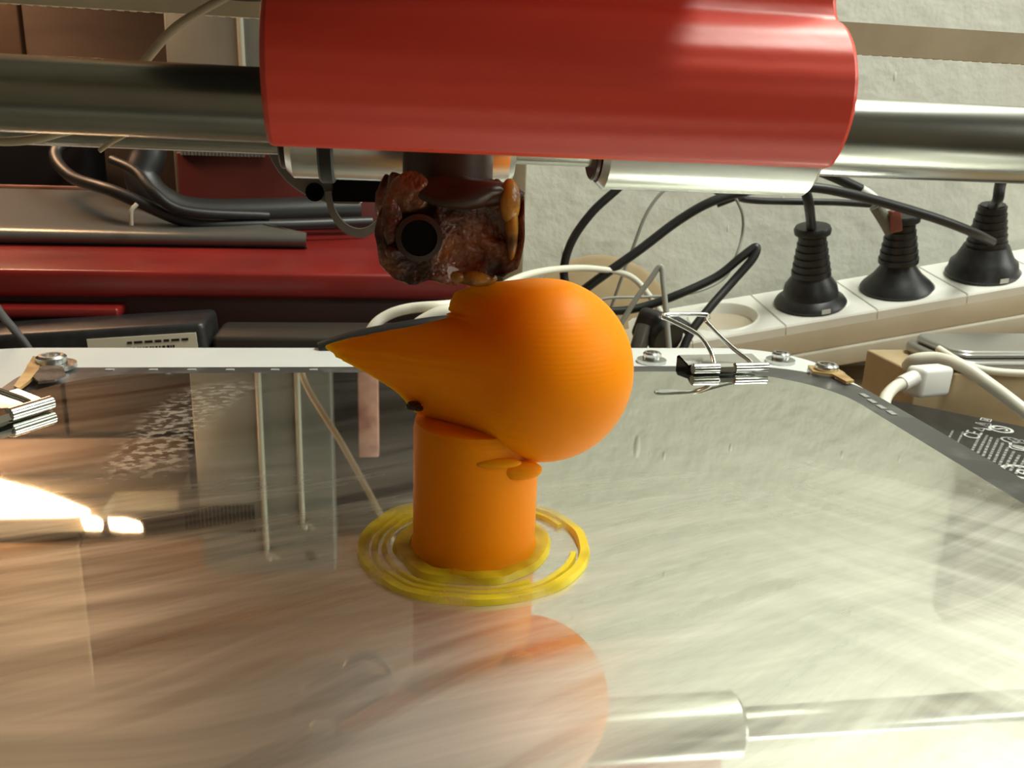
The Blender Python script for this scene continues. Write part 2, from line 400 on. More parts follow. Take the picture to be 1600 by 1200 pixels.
# long red box on the desk
rd = 3.62
rz = P(240, 424, rd).z; rzb = P(240, 466, rd).z; rx = P(735, 470, rd).x
rb = empty('red_box', (-.6, rd, DESK)); RT = Matrix.Translation(-rb.location)
box('lid', -3.6, rx, rd, 5.03, rzb, rz, M_redbox, rb, .02, 3, T=RT)
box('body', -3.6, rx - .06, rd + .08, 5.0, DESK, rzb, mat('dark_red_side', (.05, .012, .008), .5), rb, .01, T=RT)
box('catch', -2.6, P(190, 470, rd).x, rd - .06, rd + .08, P(100, 492, rd).z, rzb - .03, M_redbox, rb, .01, T=RT)
tag(rb, 'long glossy red box behind the left side of the bed', 'box')

# silver shell lying on it: rounded front rim, top sloping up to the back
sd = PZ(240, 387, rz).y
shell = empty('silver_shell', (-1.0, sd, rz)); ST = Matrix.Translation(-shell.location)
zt = P(240, 361, sd).z; zbk = P(100, 296, 4.98).z
hgt = zt - rz
pf = [(0.03, rz)] + [(.0 + .06 - .06 * math.cos(a), rz + hgt / 2 + hgt / 2 * math.sin(a)) for a in np.linspace(-1.3, 1.3, 9)] + [(.16, zt + .01), (4.96 - sd, zbk), (4.98 - sd, zbk - .02), (4.98 - sd, rz)]
v, f = [], []; nn = len(pf)
for x0_, xx in ((0, -3.4), (1, None)):
    for y_, z_ in pf:
        x_ = -3.4 if x0_ == 0 else P(478, 372, sd).x - max(0, y_ - .06) * 1.4
        v.append(ST @ Vector((x_, sd + y_, z_)))
f = [tuple(range(nn)), tuple(range(2 * nn - 1, nn - 1, -1))] + [(k, (k + 1) % nn, nn + (k + 1) % nn, nn + k) for k in range(nn)]
o = new('cover', v, f, M_dullsilver, shell, smooth=True); sharp(o, 35)
tube('wire_loop', [ST @ Vector(p) for p in (P(205, 352, sd - .02), P(205, 330, sd - .02), P(214, 319, sd))], .010, M_rib, shell, 8, 5)
tag(shell, 'silver shell with bright rounded front rim lying on the red box', 'device')
# dark things above the shell
bx = empty('black_box', (-2.0, 5.2, DESK)); BT = Matrix.Translation(-bx.location)
box('case', -3.4, P(138, 260, 5.1).x, 5.06, 5.42, DESK, P(60, 222, 5.1).z, M_dark, bx, .02, T=BT)
box('brown_edge', -3.4, P(140, 296, 5.03).x, 5.035, 5.06, P(60, 298, 5.03).z, P(60, 290, 5.03).z, mat('brown_edge', (.2, .08, .05), .5), bx, .005, T=BT)
tag(bx, 'black box at the far left standing behind the silver shell', 'box')
for nm, pts, rr, lab in (
    ('black_cable', [(150, 200, 5.0), (88, 235, 4.9), (110, 275, 4.7), (180, 300, 4.45), (300, 348, 4.42), (420, 352, 4.5), (580, 347, 4.7)], .030, 'thick black cable sagging over the silver shell below the left rod'),
    ('black_cable', [(225, 190, 4.85), (232, 240, 4.8), (222, 280, 4.75), (255, 318, 4.7), (330, 336, 4.72), (560, 330, 4.9)], .085, 'thickest black cable hanging down behind the left rod'),
    ('black_cable', [(175, 250, 4.6), (212, 268, 4.5), (240, 300, 4.4), (290, 330, 4.38), (420, 338, 4.5)], .024, 'thin black cable crossing the thickest one behind the left rod')):
    tag(tube(nm, [P(*p) for p in pts], rr, M_black), lab, 'cable')
tag(tube('beige_wire', [P(*p) for p in ((-80, 214, 1.45), (0, 221, 1.45), (50, 218, 1.45), (90, 208, 1.45), (125, 196, 1.45), (190, 140, 1.45), (236, 84, 1.45), (266, 50, 1.45), (305, 22, 1.46), (400, -30, 1.5))] , .0065, M_beige), 'beige wire rising from the left behind the front rod towards the carriage', 'wire')
tag(tube('beige_wire', [P(*p) for p in ((155, 236, 1.5), (175, 222, 1.5), (205, 205, 1.5), (250, 170, 1.5), (420, 120, 1.5))], .0035, M_beige), 'short thin beige wire just below the left rod', 'wire')
# wire that shows only in the mirror plate
a, b = PM(476, 596, 5.0), PM(592, 800, 4.6)
tag(tube('cream_wire', [a + Vector((-.02, 0, -.25)), a, a.lerp(b, .5) + Vector((.01, 0, 0)), b, b + Vector((.12, -.02, .3))], .018, M_beige), 'cream wire mirrored as a diagonal line left of the orange column', 'wire')

# left power adapter with barcode label
ad = 3.32
ae = empty('black_adapter', P(200, 530, ad)); ET = Matrix.Translation(-ae.location)
pa, pb = P(-120, 531, ad), P(318, 504, ad)
u = (pb - pa); u.z = 0; u.normalize(); n_ = Vector((-u.y, u.x, 0))
az = P(180, 512, ad).z
AM = Matrix((( u.x, n_.x, 0, pb.x), (u.y, n_.y, 0, ad), (0, 0, 1, az), (0, 0, 0, 1)))
TILT = AM @ Matrix.Rotation(R(1.5), 4, 'Y')
ln = (pb - pa).length
# box in local frame: x back along -u, top at z=0
TL = Matrix.Translation((pb.x, ad, pb.z)) @ Matrix.Rotation(math.atan2(0, 1), 4, 'Z') @ Matrix.Rotation(math.atan2((pa.z - pb.z), ln), 4, 'Y')
TLe = ET @ TL
box('case', -ln - .6, 0, 0, .27, -.30, 0, M_black2, ae, .025, 3, T=TLe)
x0 = -(P(304, 520, ad) - P(318, 520, ad)).length; x1 = -(P(132, 520, ad) - P(318, 520, ad)).length
box('label_sticker', x1, x0, -.004, 0, -.17, -.035, M_label, ae, T=TLe)
st = bpy.data.objects
xx = x1 + .08
while xx < x0 - .08:
    wdt = random.choice((.004, .006, .009))
    box('barcode_bar', xx, xx + wdt, -.006, -.004, -.14, -.076 , M_ink, ae, T=TLe); xx += wdt + random.choice((.004, .007))
xx = x1 + .14
for k in range(7):
    wdt = random.uniform(.015, .03); box('print_line', xx, xx + wdt, -.006, -.004, -.062, -.053, M_ink, ae, T=TLe); xx += wdt + .008
lathe('screw_cap', [(.0, 0), (.022, .001), (.026, .006), (.02, .012)], M_black, ae, 16, TLe @ Matrix.Translation((-.56, 0, -.09)) @ Matrix.Rotation(R(90), 4, 'X'))
box('lower_case', -ln - .6, -.03, .03, .25, DESK - pb.z, -.30, M_black2, ae, .01, T=ET @ Matrix.Translation((pb.x, ad, pb.z)))
tag(ae, 'black power adapter with cream barcode label behind the left bed edge', 'adapter')
tag(tube('black_wire', [P(*p) for p in ((-30, 440, 3.18), (0, 488, 3.2), (22, 515, 3.22), (48, 552, 3.24), (60, 600, 3.25))], .014, mat('dark_grey_wire', (.09, .09, .09), .35)), 'thin dark wire hanging in front of the left adapter', 'wire')

# dark block painted as desk in shade, and cables, right behind the beak
o = box('desk_shade_block', P(335, 525, 3.4).x, P(720, 520, 3.4).x, 3.34, 3.60, DESK, P(500, 512, 3.4).z - .02, mat('desk_shade', (.03, .022, .015), .6), None, .02); tag(o, 'dark block standing in for the shaded desk behind the beak of the print', 'box')
tag(tube('cream_cable', [P(*p) for p in ((560, 560, 3.24), (580, 515, 3.26), (603, 494, 3.28), (640, 482, 3.28), (700, 477, 3.28), (760, 470, 3.5), (790, 444, 4.2), (830, 428, 4.6), (880, 420, 5.0), (930, 420, 5.3), (985, 432, 5.35), (1020, 470, 5.3), (1060, 530, 5.2))], .020, M_whitecable), 'cream cable arching behind the beak of the print and on along the wall', 'cable')
tag(tube('cream_cable', [P(*p) for p in ((640, 520, 3.2), (668, 500, 3.2), (700, 489, 3.2), (750, 500, 3.2))], .030, M_whitecable), 'short thick cream cable end lying right above the beak', 'cable')
tag(tube('dark_gap_tube', [P(*p) for p in ((500, 546, 3.12), (540, 533, 3.12), (590, 521, 3.12), (690, 505, 3.12), (800, 500, 3.15))], .028, M_black), 'dark tube standing in for the shaded gap just above the top edge of the beak', 'cable')  # dark tube fills in the shade of the gap above the beak

# ------------------------------------------------------------------ power strip
SD = 4.55
A = PB(1228, 509, SD); Bv = PB(1512, 460, SD)
U = (Bv - A).normalized(); pitch = (Bv - A).length / 2
Wd = (PB(1346, 433, SD + .5) - PB(1368, 487, SD)); Wd = (Wd - U * Wd.dot(U)); Wl = Wd.length; Wd.normalize()
Nn = U.cross(Wd).normalized()
SM = Matrix(((U.x, Wd.x, Nn.x, A.x), (U.y, Wd.y, Nn.y, A.y), (U.z, Wd.z, Nn.z, A.z), (0, 0, 0, 1)))
strip = empty('power_strip', M=SM)
H = .36
nseg0, nseg1 = -2, 4
x0, x1 = nseg0 * pitch, nseg1 * pitch
box('body', x0, x1, 0.0, Wl, -H * .62, -.06, mottle(mat('strip_front_shaded', (.55, .46, .32), .5), (.52, .45, .33), (.60, .53, .41), 2), strip, .01)  # front of the white strip in tan, its shadow mixed into the colour
box('base', x0 - .01, x1 + .01, -.02, Wl + .02, -H, -H * .62, mottle(mat('strip_base', (.5, .46, .36), .5), (.47, .43, .34), (.56, .52, .42), 2), strip, .015)
box('end_cap', x0 - .12, x0 - .011, -.01, Wl + .01, -H, 0, M_strip, strip, .03, 3)
seg_me = None
def socket_mesh(rs):
    n = 32; v = []; f = []
    hx, hy = pitch / 2 - .003, Wl / 2
    def sq(a):
        c, s = math.cos(a), math.sin(a); t = min(hx / abs(c) if abs(c) > 1e-6 else 9e9, hy / abs(s) if abs(s) > 1e-6 else 9e9)
        return c * t, s * t
    rings = []
    for kind in range(7):
        ring = []
        for k in range(n):
            a = 2 * math.pi * k / n
            ca = math.atan2(hy, hx)
            if kind < 3:
                for q_ in (ca, math.pi - ca, math.pi + ca, 2 * math.pi - ca):
                    if abs(a - q_) <= math.pi / n: a = q_
            if kind == 0: x, y = sq(a); z = -.07
            elif kind == 1: x, y = sq(a); x *= 1; z = -.012
            elif kind == 2: x, y = sq(a); x *= .985; y *= .97; z = 0
            elif kind == 3: x, y = rs * 1.06 * math.cos(a), rs * 1.06 * math.sin(a); z = 0
            elif kind == 4: x, y = rs * math.cos(a), rs * math.sin(a); z = .008
            elif kind == 5: x, y = rs * .95 * math.cos(a), rs * .95 * math.sin(a); z = -.008
            else: x, y = rs * .82 * math.cos(a), rs * .82 * math.sin(a); z = -.12
            v.append((x, y, z))
    for i in range(6):
        for k in range(n):
            k2 = (k + 1) % n; f.append((i * n + k, i * n + k2, (i + 1) * n + k2, (i + 1) * n + k))
    f.append(tuple(range(6 * n, 7 * n)))
    return v, f
RS = min(Wl, pitch) * .385
for k in range(nseg0, nseg1):
    v, f = socket_mesh(RS)
    s = new('socket', v, f, M_strip, strip, smooth=True); sharp(s, 30)
    s.location = ((k + .5) * pitch, Wl / 2, 0)
    for q in (-1, 1):
        h = lathe('contact_hole', [(.022, 0), (.022, .004), (.012, .005)], M_dark, s, 12); h.location = (q * .09, 0, -.12)
tag(strip, 'white power strip with round sockets leaning along the wall', 'power strip')

def plug(name, xloc, label, k=1.0, cap=True, tilt=0, mark=True, shape=0):
    M = SM @ Matrix.Translation((xloc, Wl / 2 - .02, -.01)) @ Matrix.Rotation(R(tilt), 4, 'Y')
    e = empty(name, M=M)
    zk = .74
    base = [(RS * 1.0, 0), (RS * 1.03, .03), (RS * .97, .07 * zk)]
    if shape == 0: body = [(RS * .80, .11), (RS * .74, .20), (RS * .52, .30)]
    elif shape == 1: body = [(RS * .70, .15), (RS * .50, .24), (RS * .43, .28)]
    else: body = [(RS * .93, .14), (RS * .80, .18), (RS * .62, .30)]
    body = [(a_, b_ * zk) for a_, b_ in body]
    lathe('body', base + body, M_black2, e, 40)
    z = body[-1][1]; prof = []; nr = 6
    r0, r1 = RS * .56, RS * .36
    for i in range(nr):
        r = r0 + (r1 - r0) * i / nr; zz = z + i * .048
        prof += [(r, zz), (r, zz + .034), (r - .012, zz + .035), (r - .012, zz + .047)]
    lathe('strain_relief', prof, M_black, e, 24)
    zt_ = z + nr * .048
    if cap: lathe('cord_collar', [(RS * .30, zt_ - .01), (RS * .50, zt_), (RS * .52, zt_ + .03), (RS * .48, zt_ + .05), (RS * .2, zt_ + .055)], M_black, e, 28)
    if mark: box('rating_mark', -.03, .03, -RS * 1.04, -RS * 1.02, .025, .055, M_print, e)
    tag(e, label, 'plug', 'black plugs in the power strip')
    return M @ Vector((0, 0, zt_ + .03))
t1 = plug('power_plug', .5 * pitch - .02, 'leftmost black plug in the strip, wide disc collar on top', shape=0)
t2 = plug('power_plug', 1.5 * pitch - .03, 'middle black plug in the strip, flared cone shape with grey-red tab beside it', .9, cap=True, shape=1, mark=False)
t3 = plug('power_plug', 2.45 * pitch, 'rightmost black plug in the strip at the picture edge', cap=False, shape=2, tilt=2)
tag(tube('power_cable', [t1 + Vector((0, 0, -.03)), PB(1264, 320, 4.5), PB(1256, 280, 4.5), PB(1275, 268, 4.45), PB(1300, 275, 4.45), PB(1345, 296, 4.45)], .032, M_black), 'black cord rising straight from the leftmost plug', 'cord')
tag(tube('power_cable', [t3 + Vector((0, 0, -.05)), PB(1559, 312, 4.5), PB(1564, 285, 4.5), PB(1580, 250, 4.5), PB(1640, 200, 4.5)], .034, M_black), 'black cord rising behind the right rod from the rightmost plug', 'cord')
tag(tube('power_cable', [PB(*p) for p in ((1012, 235, 4.4), (1000, 262, 4.4), (965, 295, 4.4), (925, 332, 4.4), (893, 378, 4.4), (881, 425, 4.4), (893, 462, 4.38), (925, 482, 4.35), (965, 486, 4.33), (1010, 478, 4.32), (1065, 458, 4.3), (1120, 432, 4.3), (1158, 402, 4.3), (1181, 386, 4.3), (1176, 404, 4.28), (1145, 440, 4.26), (1108, 482, 4.2), (1078, 522, 4.15), (1058, 570, 4.1))], .026, M_black), 'black cord looping down behind the print and back up to a hairpin bend', 'cord')
tag(tube('power_cable', [PB(*p) for p in ((890, 470, 4.5), (935, 436, 4.5), (1000, 390, 4.5), (1058, 346, 4.5), (1110, 316, 4.48), (1165, 299, 4.46), (1220, 292, 4.4), (1280, 294, 4.36), (1340, 306, 4.34), (1400, 322, 4.34), (1465, 342, 4.36), (1520, 363, 4.42), (1550, 378, 4.55))], .030, M_black), 'black cord sweeping over from the print to the rightmost plug', 'cord')
tag(tube('power_cable', [PB(*p) for p in ((1225, 240, 4.46), (1213, 266, 4.46), (1196, 284, 4.5), (1165, 302, 4.55), (1120, 320, 4.6))], .020, M_black), 'short black cord slanting below the right bearing', 'cord')
o = empty('jack_cable', PB(1140, 306, 4.6)); JT = Matrix.Translation(-o.location)
tube('cord', [JT @ PB(*p) for p in ((1140, 306, 4.6), (1175, 313, 4.62), (1230, 315, 4.66), (1300, 316, 4.66), (1370, 320, 4.66))], .022, M_black, o)
tube('jack', [JT @ PB(*p) for p in ((1118, 294, 4.6), (1128, 300, 4.6), (1140, 306, 4.6))], .034, mat('dark_grey_jack', (.06, .06, .06), .4), o, smooth_n=4)
tag(o, 'thin black cable with grey jack end behind the long cord', 'cable')
tg = empty('cord_tab', PB(1375, 325, 4.42)); TT = Matrix.Translation(-tg.location)
tube('pale_sleeve', [TT @ PB(*p) for p in ((1345, 296, 4.44), (1358, 304, 4.44), (1372, 316, 4.44))], .03, M_whiteplastic, tg, smooth_n=3)
tube('grey_sleeve', [TT @ PB(*p) for p in ((1368, 322, 4.44), (1382, 344, 4.44), (1392, 362, 4.44))], .04, mat('grey_brown_sleeve', (.16, .15, .12), .4), tg, smooth_n=3)
box('red_tab', -.035, .035, -.02, .02, -.07, .07, mat('brick_red_tab', (.25, .07, .045), .5), tg, .01, T=TT @ Matrix.Translation(PB(1399, 345, 4.40)) @ Matrix.Rotation(R(-14), 4, 'Y'))
tag(tg, 'grey and brick red tab hanging by the middle plug', 'tab')
for pts, rr, lab in (
    (((1052, 288, 4.6), (1030, 305, 4.6), (1008, 338, 4.6), (988, 390, 4.6), (972, 432, 4.6), (952, 490, 4.6)), .011, 'thin grey wire hanging nearly straight left of the black cords'),
    (((1150, 310, 4.55), (1160, 335, 4.55), (1160, 365, 4.55), (1150, 400, 4.5), (1130, 436, 4.5), (1080, 458, 4.45), (1010, 464, 4.45), (950, 466, 4.45), (905, 478, 4.45)), .009, 'thin grey wire bowing right then back behind the hairpin cord'),
    (((948, 545, 4.1), (968, 510, 4.1), (992, 470, 4.1), (1015, 438, 4.1), (1032, 416, 4.1), (1036, 440, 4.08), (1040, 480, 4.05), (1046, 550, 4.0)), .016, 'pale grey wire bent to a sharp peak above the bed edge')):
    tag(tube('grey_wire', [PB(*p) for p in pts], rr, M_greycable), lab, 'wire')
# black connector lying at the strip's left end
cn = empty('black_connector', PB(1025, 515, 4.2)); CNT = Matrix.Translation(-cn.location)
TQ = CNT @ Matrix.Translation(PB(1030, 512, 4.2)) @ Matrix.Rotation(R(18), 4, 'Y') @ Matrix.Rotation(R(25), 4, 'Z')
box('shell', -.13, .10, -.1, .1, -.11, .09, M_black2, cn, .045, 4, T=TQ)
lathe('ring', [(.10, 0), (.115, .02), (.115, .05), (.1, .07)], M_black, cn, 24, TQ @ Matrix.Translation((-.02, -.06, -.02)) @ Matrix.Rotation(R(100), 4, 'X'))
tube('latch', [CNT @ PB(*p) for p in ((1052, 500, 4.2), (1072, 512, 4.2), (1080, 520, 4.2))], .035, M_black, cn, smooth_n=4)
tube('cord', [CNT @ PB(*p) for p in ((1008, 510, 4.15), (1000, 535, 4.12), (990, 570, 4.1))], .05, mat('worn_grey_cord', (.10, .09, .08), .3), cn, smooth_n=5)
tag(cn, 'bulky black connector lying between print and hairpin cord', 'connector')

# tan disc leaning on the wall behind the print
dsk = lathe('tan_disc', [(.42, -.06), (.45, -.04), (.45, .0), (.42, .02), (.1, .022), (.09, .0)], M_cardboard, None, 48)
dsk.location = PB(935, 500, 5.0); dsk.rotation_euler = (R(84), 0, 0); dsk.scale = (1.15, 1, 1)
tag(dsk, 'tan disc leaning on the wall behind the head of the print', 'disc')

a_, b_ = PM(1500, 800, WALL - .12), PM(1600, 960, WALL - .12)
wbd = box('wall_rack', a_.x, a_.x + 2.2, WALL - .2, WALL - .02, a_.z, b_.z, mottle(mat('dark_rack', (.08, .07, .05), .6), (.17, .15, .11), (.25, .21, .15), 3), None, .02)
tag(wbd, 'dark rack on the wall, mirrored at the right edge of the glass plate', 'rack')
# ------------------------------------------------------------------ right side: adapter, white plug, white shells
zA = -.50
c0 = PZ(1372, 618, zA); c1 = PZ(1640, 672, zA); c2 = PZ(1450, 860, zA)
ux = (c1 - c0).normalized(); uy = Vector((-ux.y, ux.x, 0))
XM = Matrix(((ux.x, uy.x, 0, c0.x), (ux.y, uy.y, 0, c0.y), (0, 0, 1, zA), (0, 0, 0, 1)))
ra = empty('black_power_brick', M=XM)
box('case', 0, 2.2, -.85, 0, DESK - zA, 0, M_black2, ra, .03, 3)
XI = XM.inverted()
def on_brick(px, py):
    p = XI @ PZ(px, py, zA); return p.x, p.y
def text(s, px, py, size, rot, name='printed_text'):
    cu = bpy.data.curves.new(name, 'FONT'); cu.body = s; cu.size = size * 1.2; cu.extrude = .0008; cu.align_x = 'CENTER'; cu.align_y = 'CENTER'
    tmp = bpy.data.objects.new('tmp', cu); COL.objects.link(tmp); bpy.context.view_layer.update()
    me = bpy.data.meshes.new_from_object(tmp.evaluated_get(bpy.context.evaluated_depsgraph_get())); bpy.data.objects.remove(tmp)
    o = bpy.data.objects.new(name, me); COL.objects.link(o); o.parent = ra; me.materials.clear(); me.materials.append(M_print)
    x, y = on_brick(px, py); o.location = (x, y, .0015); o.rotation_euler = (0, 0, rot)
    return o
_p, _q = on_brick(1520, 690), on_brick(1542, 662)
TR = math.atan2(_q[1] - _p[1], _q[0] - _p[0])
text('CE', 1521, 680, .075, TR)
text('△ ⚠ ☒', 1536, 664, .05, TR)
text('S', 1564, 671, .075, TR)
text('c', 1579, 687, .065, TR); text('UL', 1594, 700, .06, TR); text('PS', 1593, 690, .05, TR); text('e', 1597, 738, .11, TR); text('•', 1546, 672, .08, TR)
def ringmark(px, py, r):
    r *= 1.1; v_, f_ = [], []
    for k in range(24):
        a = 2 * math.pi * k / 24
        v_ += [(r * math.cos(a), r * math.sin(a), 0), (r * .74 * math.cos(a), r * .74 * math.sin(a), 0)]
    for k in range(24):
        k2 = (k + 1) % 24; f_.append((2 * k, 2 * k2, 2 * k2 + 1, 2 * k + 1))
    o = new('ring_mark', v_, f_, M_print, ra)
    x, y = on_brick(px, py); o.location = (x, y, .0012)
ringmark(1564, 671, .045); ringmark(1579, 688, .035); ringmark(1597, 697, .045); ringmark(1590, 700, .03); ringmark(1597, 738, .07)
def line(pa, pb, w=.008):
    a = Vector((*on_brick(*pa), .0)); b = Vector((*on_brick(*pb), 0)); d = (b - a); L_ = d.length; t = math.atan2(d.y, d.x)
    s = 0
    T = Matrix.Translation(a) @ Matrix.Rotation(t, 4, 'Z'); vs = []; fs = []
    while s < L_:
        w_ = random.uniform(.012, .035); i = len(vs)
        vs += [T @ p for p in boxv(s, min(s + w_, L_), -w / 2, w / 2, .0004, .0016)]
        fs += [tuple(i + k for k in f) for f in BOXF]; s += w_ + .008
    new('print_line', vs, fs, mat_dim, ra)
mat_dim = mat('faint_print', (.30, .30, .29), .5)
line((1481, 688), (1489, 673)); line((1496, 692), (1505, 675))
for k in range(9):
    x, y = 1519 + k * 8.5, 704 + k * 4.6
    line((x, y), (x + random.uniform(13, 19), y - random.uniform(22, 33)), .010)
tag(ra, 'black power brick with white certification marks beside the right bed edge', 'adapter')

wp = empty('white_plug', P(1450, 590, 3.3)); WT = Matrix.Translation(-wp.location)
pa, pb = P(1428, 592, 3.25), P(1474, 588, 3.35)
dirp = (pb - pa)
Tq = WT @ Matrix.Translation(pa) @ dirp.to_track_quat('Z', 'Y').to_matrix().to_4x4()
Lp = dirp.length
box('body', -.045, .045, -.075, .05, 0, Lp, M_whiteplastic, wp, .02, 3, T=Tq)
tube('sleeve', [WT @ P(*p) for p in ((1430, 590, 3.25), (1420, 594, 3.24), (1408, 600, 3.22))], .032, M_whiteplastic, wp, smooth_n=4)
tube('cord', [WT @ P(*p) for p in ((1412, 598, 3.22), (1398, 605, 3.2), (1386, 618, 3.16), (1381, 632, 3.1), (1372, 665, 3.0))], .024, M_whitecable, wp)
tag(wp, 'small white plug with bent white cord above the black power brick', 'plug')
tag(tube('white_cable', [P(*p) for p in ((1418, 572, 3.6), (1430, 562, 3.55), (1465, 560, 3.5), (1505, 573, 3.4), (1545, 600, 3.3), (1590, 634, 3.2), (1660, 690, 3.0))], .028, M_whitecable), 'thick white cable curving down to the right over the power brick', 'cable')
tag(tube('white_cable', [P(*p) for p in ((1466, 545, 3.9), (1490, 560, 3.8), (1515, 572, 3.7), (1560, 581, 3.7), (1640, 585, 3.7))], .018, M_whitecable), 'thin white cable under the silver tray at the right edge', 'cable')
sv = empty('silver_tray', P(1560, 570, 3.9)); VT = Matrix.Translation(-sv.location)
q0 = P(1495, 552, 3.75)
zv = P(1560, 566, 3.75).z
prism('rim', rrect(q0.x, q0.x + 2, 3.75, 4.25, .12, 8), zv - .06, zv, M_silver, sv, .025, VT, 4)
prism('lid', rrect(q0.x + .03, q0.x + 2, 3.8, 4.2, .1, 8), zv, zv + .04, M_silver, sv, .02, VT, 3)
tag(sv, 'silver tray with rounded rim at the right edge under the power strip', 'tray')
o = box('tan_carton', P(1430, 600, 3.77).x, P(1600, 600, 3.77).x + .9, 3.77, 4.24, DESK, zv - .062, M_cardboard, None, .01); tag(o, 'tan carton under the silver tray, behind the white plug', 'carton')

# ------------------------------------------------------------------ lamp under a shelf (its underside shows in the mirror plate)
ZL = PM(100, 800, 4.8).z
M_bulb = bpy.data.materials.new('lit_diffuser'); M_bulb.use_nodes = True
b = bsdf(M_bulb); b.inputs['Emission Color'].default_value = (1.0, .60, .34, 1); b.inputs['Emission Strength'].default_value = 38
lc = PMZ(60, 780, ZL)
lamp = empty('shelf_lamp', (lc.x, lc.y, ZL)); LT = Matrix.Translation(-lamp.location)
def diff(pts):
    q = [PMZ(x, y, ZL) for x, y in pts]
    prism('diffuser', [(p.x, p.y) for p in q], ZL, ZL + .03, M_bulb, lamp, 0, LT)
diff([(-60, 738), (0, 750), (60, 766), (100, 780), (140, 797), (100, 800), (-60, 802)])
diff([(126, 806), (150, 807), (160, 813), (158, 820), (132, 819)])
diff([(169, 809), (196, 810), (218, 816), (222, 822), (190, 822), (172, 819)])
q0, q1 = PMZ(-80, 824, ZL), PMZ(240, 824, ZL)
box('housing', q0.x - .05, q1.x, CD - .36, CD - .02, ZL + .03, ZL + .16, M_edge, lamp, .01, T=LT)
box('lamp_light_blocker', q0.x - .4, q1.x, PMZ(60, 735, ZL).y + .02, PMZ(60, 735, ZL).y + .05, ZL - .20, ZL + .16, mat('light_blocker_brown', (.07, .045, .03), .7), lamp, T=LT)  # added board, keeps the lamp light off the cabinet front
box('front_housing', q0.x - .4, PMZ(150, 800, ZL).x, PMZ(60, 800, ZL).y - .02, CD - .36, ZL + .03, ZL + .12, M_edge, lamp, .01, T=LT)
tag(lamp, 'warm lit lamp under the cabinet, mirrored as a glare at the left', 'lamp')

# ------------------------------------------------------------------ the bed
XR = (PZ(1350, 640, 0).x + PZ(1600, 775, 0).x) / 2
YB = PZ(600, 581, 0).y
XL = PZ(40, 612, 0).x - .02
YF = .25
bed = empty('heated_bed', (0, 1.5, -.1)); BT = Matrix.Translation((0, -1.5, .1))
XR2 = (PZ(1380, 622, -.035).x + PZ(1600, 752, -.035).x) / 2
prism('heater_board', rrect(XL - .10, XR2, YF - .05, PZ(600, 573, -.035).y, (.30, .12, .06, .06)), -.055, -.035, M_pcb, bed, T=BT)
zpl = -.10
wb = PZ(600, 543, zpl).y; wr = PZ(1322, 590, zpl).x; wl = PZ(-170, 560, zpl).x
prism('carrier_plate', rrect(wl, wr, YF + .3, wb, (.30, .40, .1, .1), 16), zpl - .04, zpl, M_white_plate, bed, .006, BT)
for p in ((1350, 618), (1362, 627), (1376, 636), (1392, 645)):
    q = PZ(*p, -.035); box('solder_pad', q.x - .008, q.x + .008, q.y - .02, q.y + .015, -.035, -.033, M_pad, bed, T=BT)
for px in (172, 240, 300, 360, 430, 490):
    q = PZ(px, 578, -.035); box('solder_pad', q.x - .012, q.x + .012, q.y - .01, q.y + .004, -.035, -.032, M_pad, bed, T=BT)
for (x, y) in ((wl + .5, .8), (wr - .5, .8), (wl + .5, wb - .7), (wr - .5, wb - .7)):
    box('bearing_block', x - .15, x + .15, y - .2, y + .2, DESK, zpl - .04, M_dark, bed, T=BT)
def bolt(px, py, z, rw, label=None):
    q = BT @ PZ(px, py, z)
    b = lathe('bolt', [(rw, 0), (rw, .012), (rw * .58, .013), (rw * .62, .016), (rw * .62, .032), (rw * .52, .038), (rw * .38, .038), (rw * .34, .024), (.0001, .023)], M_zinc, bed, 28, Matrix.Translation(q))
    return b
bolt(1018, 566, zpl, .052); bolt(1219, 566, zpl, .052)
bolt(1290, 586, -.04, .058); bolt(82, 574, -.03, .066)
# yellowed tape scraps at the corners
def scrap(name, pts, m, z, parent):
    q = [BT @ PZ(x, y, z) for x, y in pts]; nq = len(q)
    v = q + [p + Vector((0, 0, .008)) for p in q]
    f = [tuple(range(nq)), tuple(range(2 * nq - 1, nq - 1, -1))] + [(k, (k + 1) % nq, nq + (k + 1) % nq, nq + k) for k in range(nq)]
    new(name, v, f, m, parent)
M_tape = mottle(mat('yellowed_tape', (.45, .26, .08), .3), (.30, .15, .04), (.60, .40, .16), 12, 4)
scrap('tape_scrap', [(52, 560), (66, 563), (60, 585), (45, 600), (30, 611), (22, 607), (38, 585)], M_tape, -.02, bed)
scrap('tape_scrap', [(66, 575), (98, 576), (103, 588), (86, 597), (60, 600), (52, 592)], mottle(mat('dark_clear_tape', (.09, .06, .05), .15), (.06, .04, .035), (.2, .15, .12), 15), -.015, bed)
scrap('tape_scrap', [(1262, 574), (1282, 575), (1310, 580), (1334, 598), (1322, 600), (1300, 588), (1270, 584)], M_tape, -.03, bed)
tag(bed, 'white printer bed carrier with dark heater board and bolts along its back', 'printer bed')

mp = prism('mirror_plate', rrect(XL, XR, YF, YB, (.34, .30, .1, .1), 20), -.034, 0, M_mirror)
mp.data.materials.append(M_glassedge)
for p in mp.data.polygons:
    if abs(p.normal.z) < .5: p.material_index = 1
bvm = mp.modifiers.new('bevel', 'BEVEL'); bvm.width = .006; bvm.segments = 1; bvm.limit_method = 'ANGLE'; bvm.material = 1
tag(mp, 'mirror glass plate smeared with dried glue lying on the printer bed', 'glass plate')

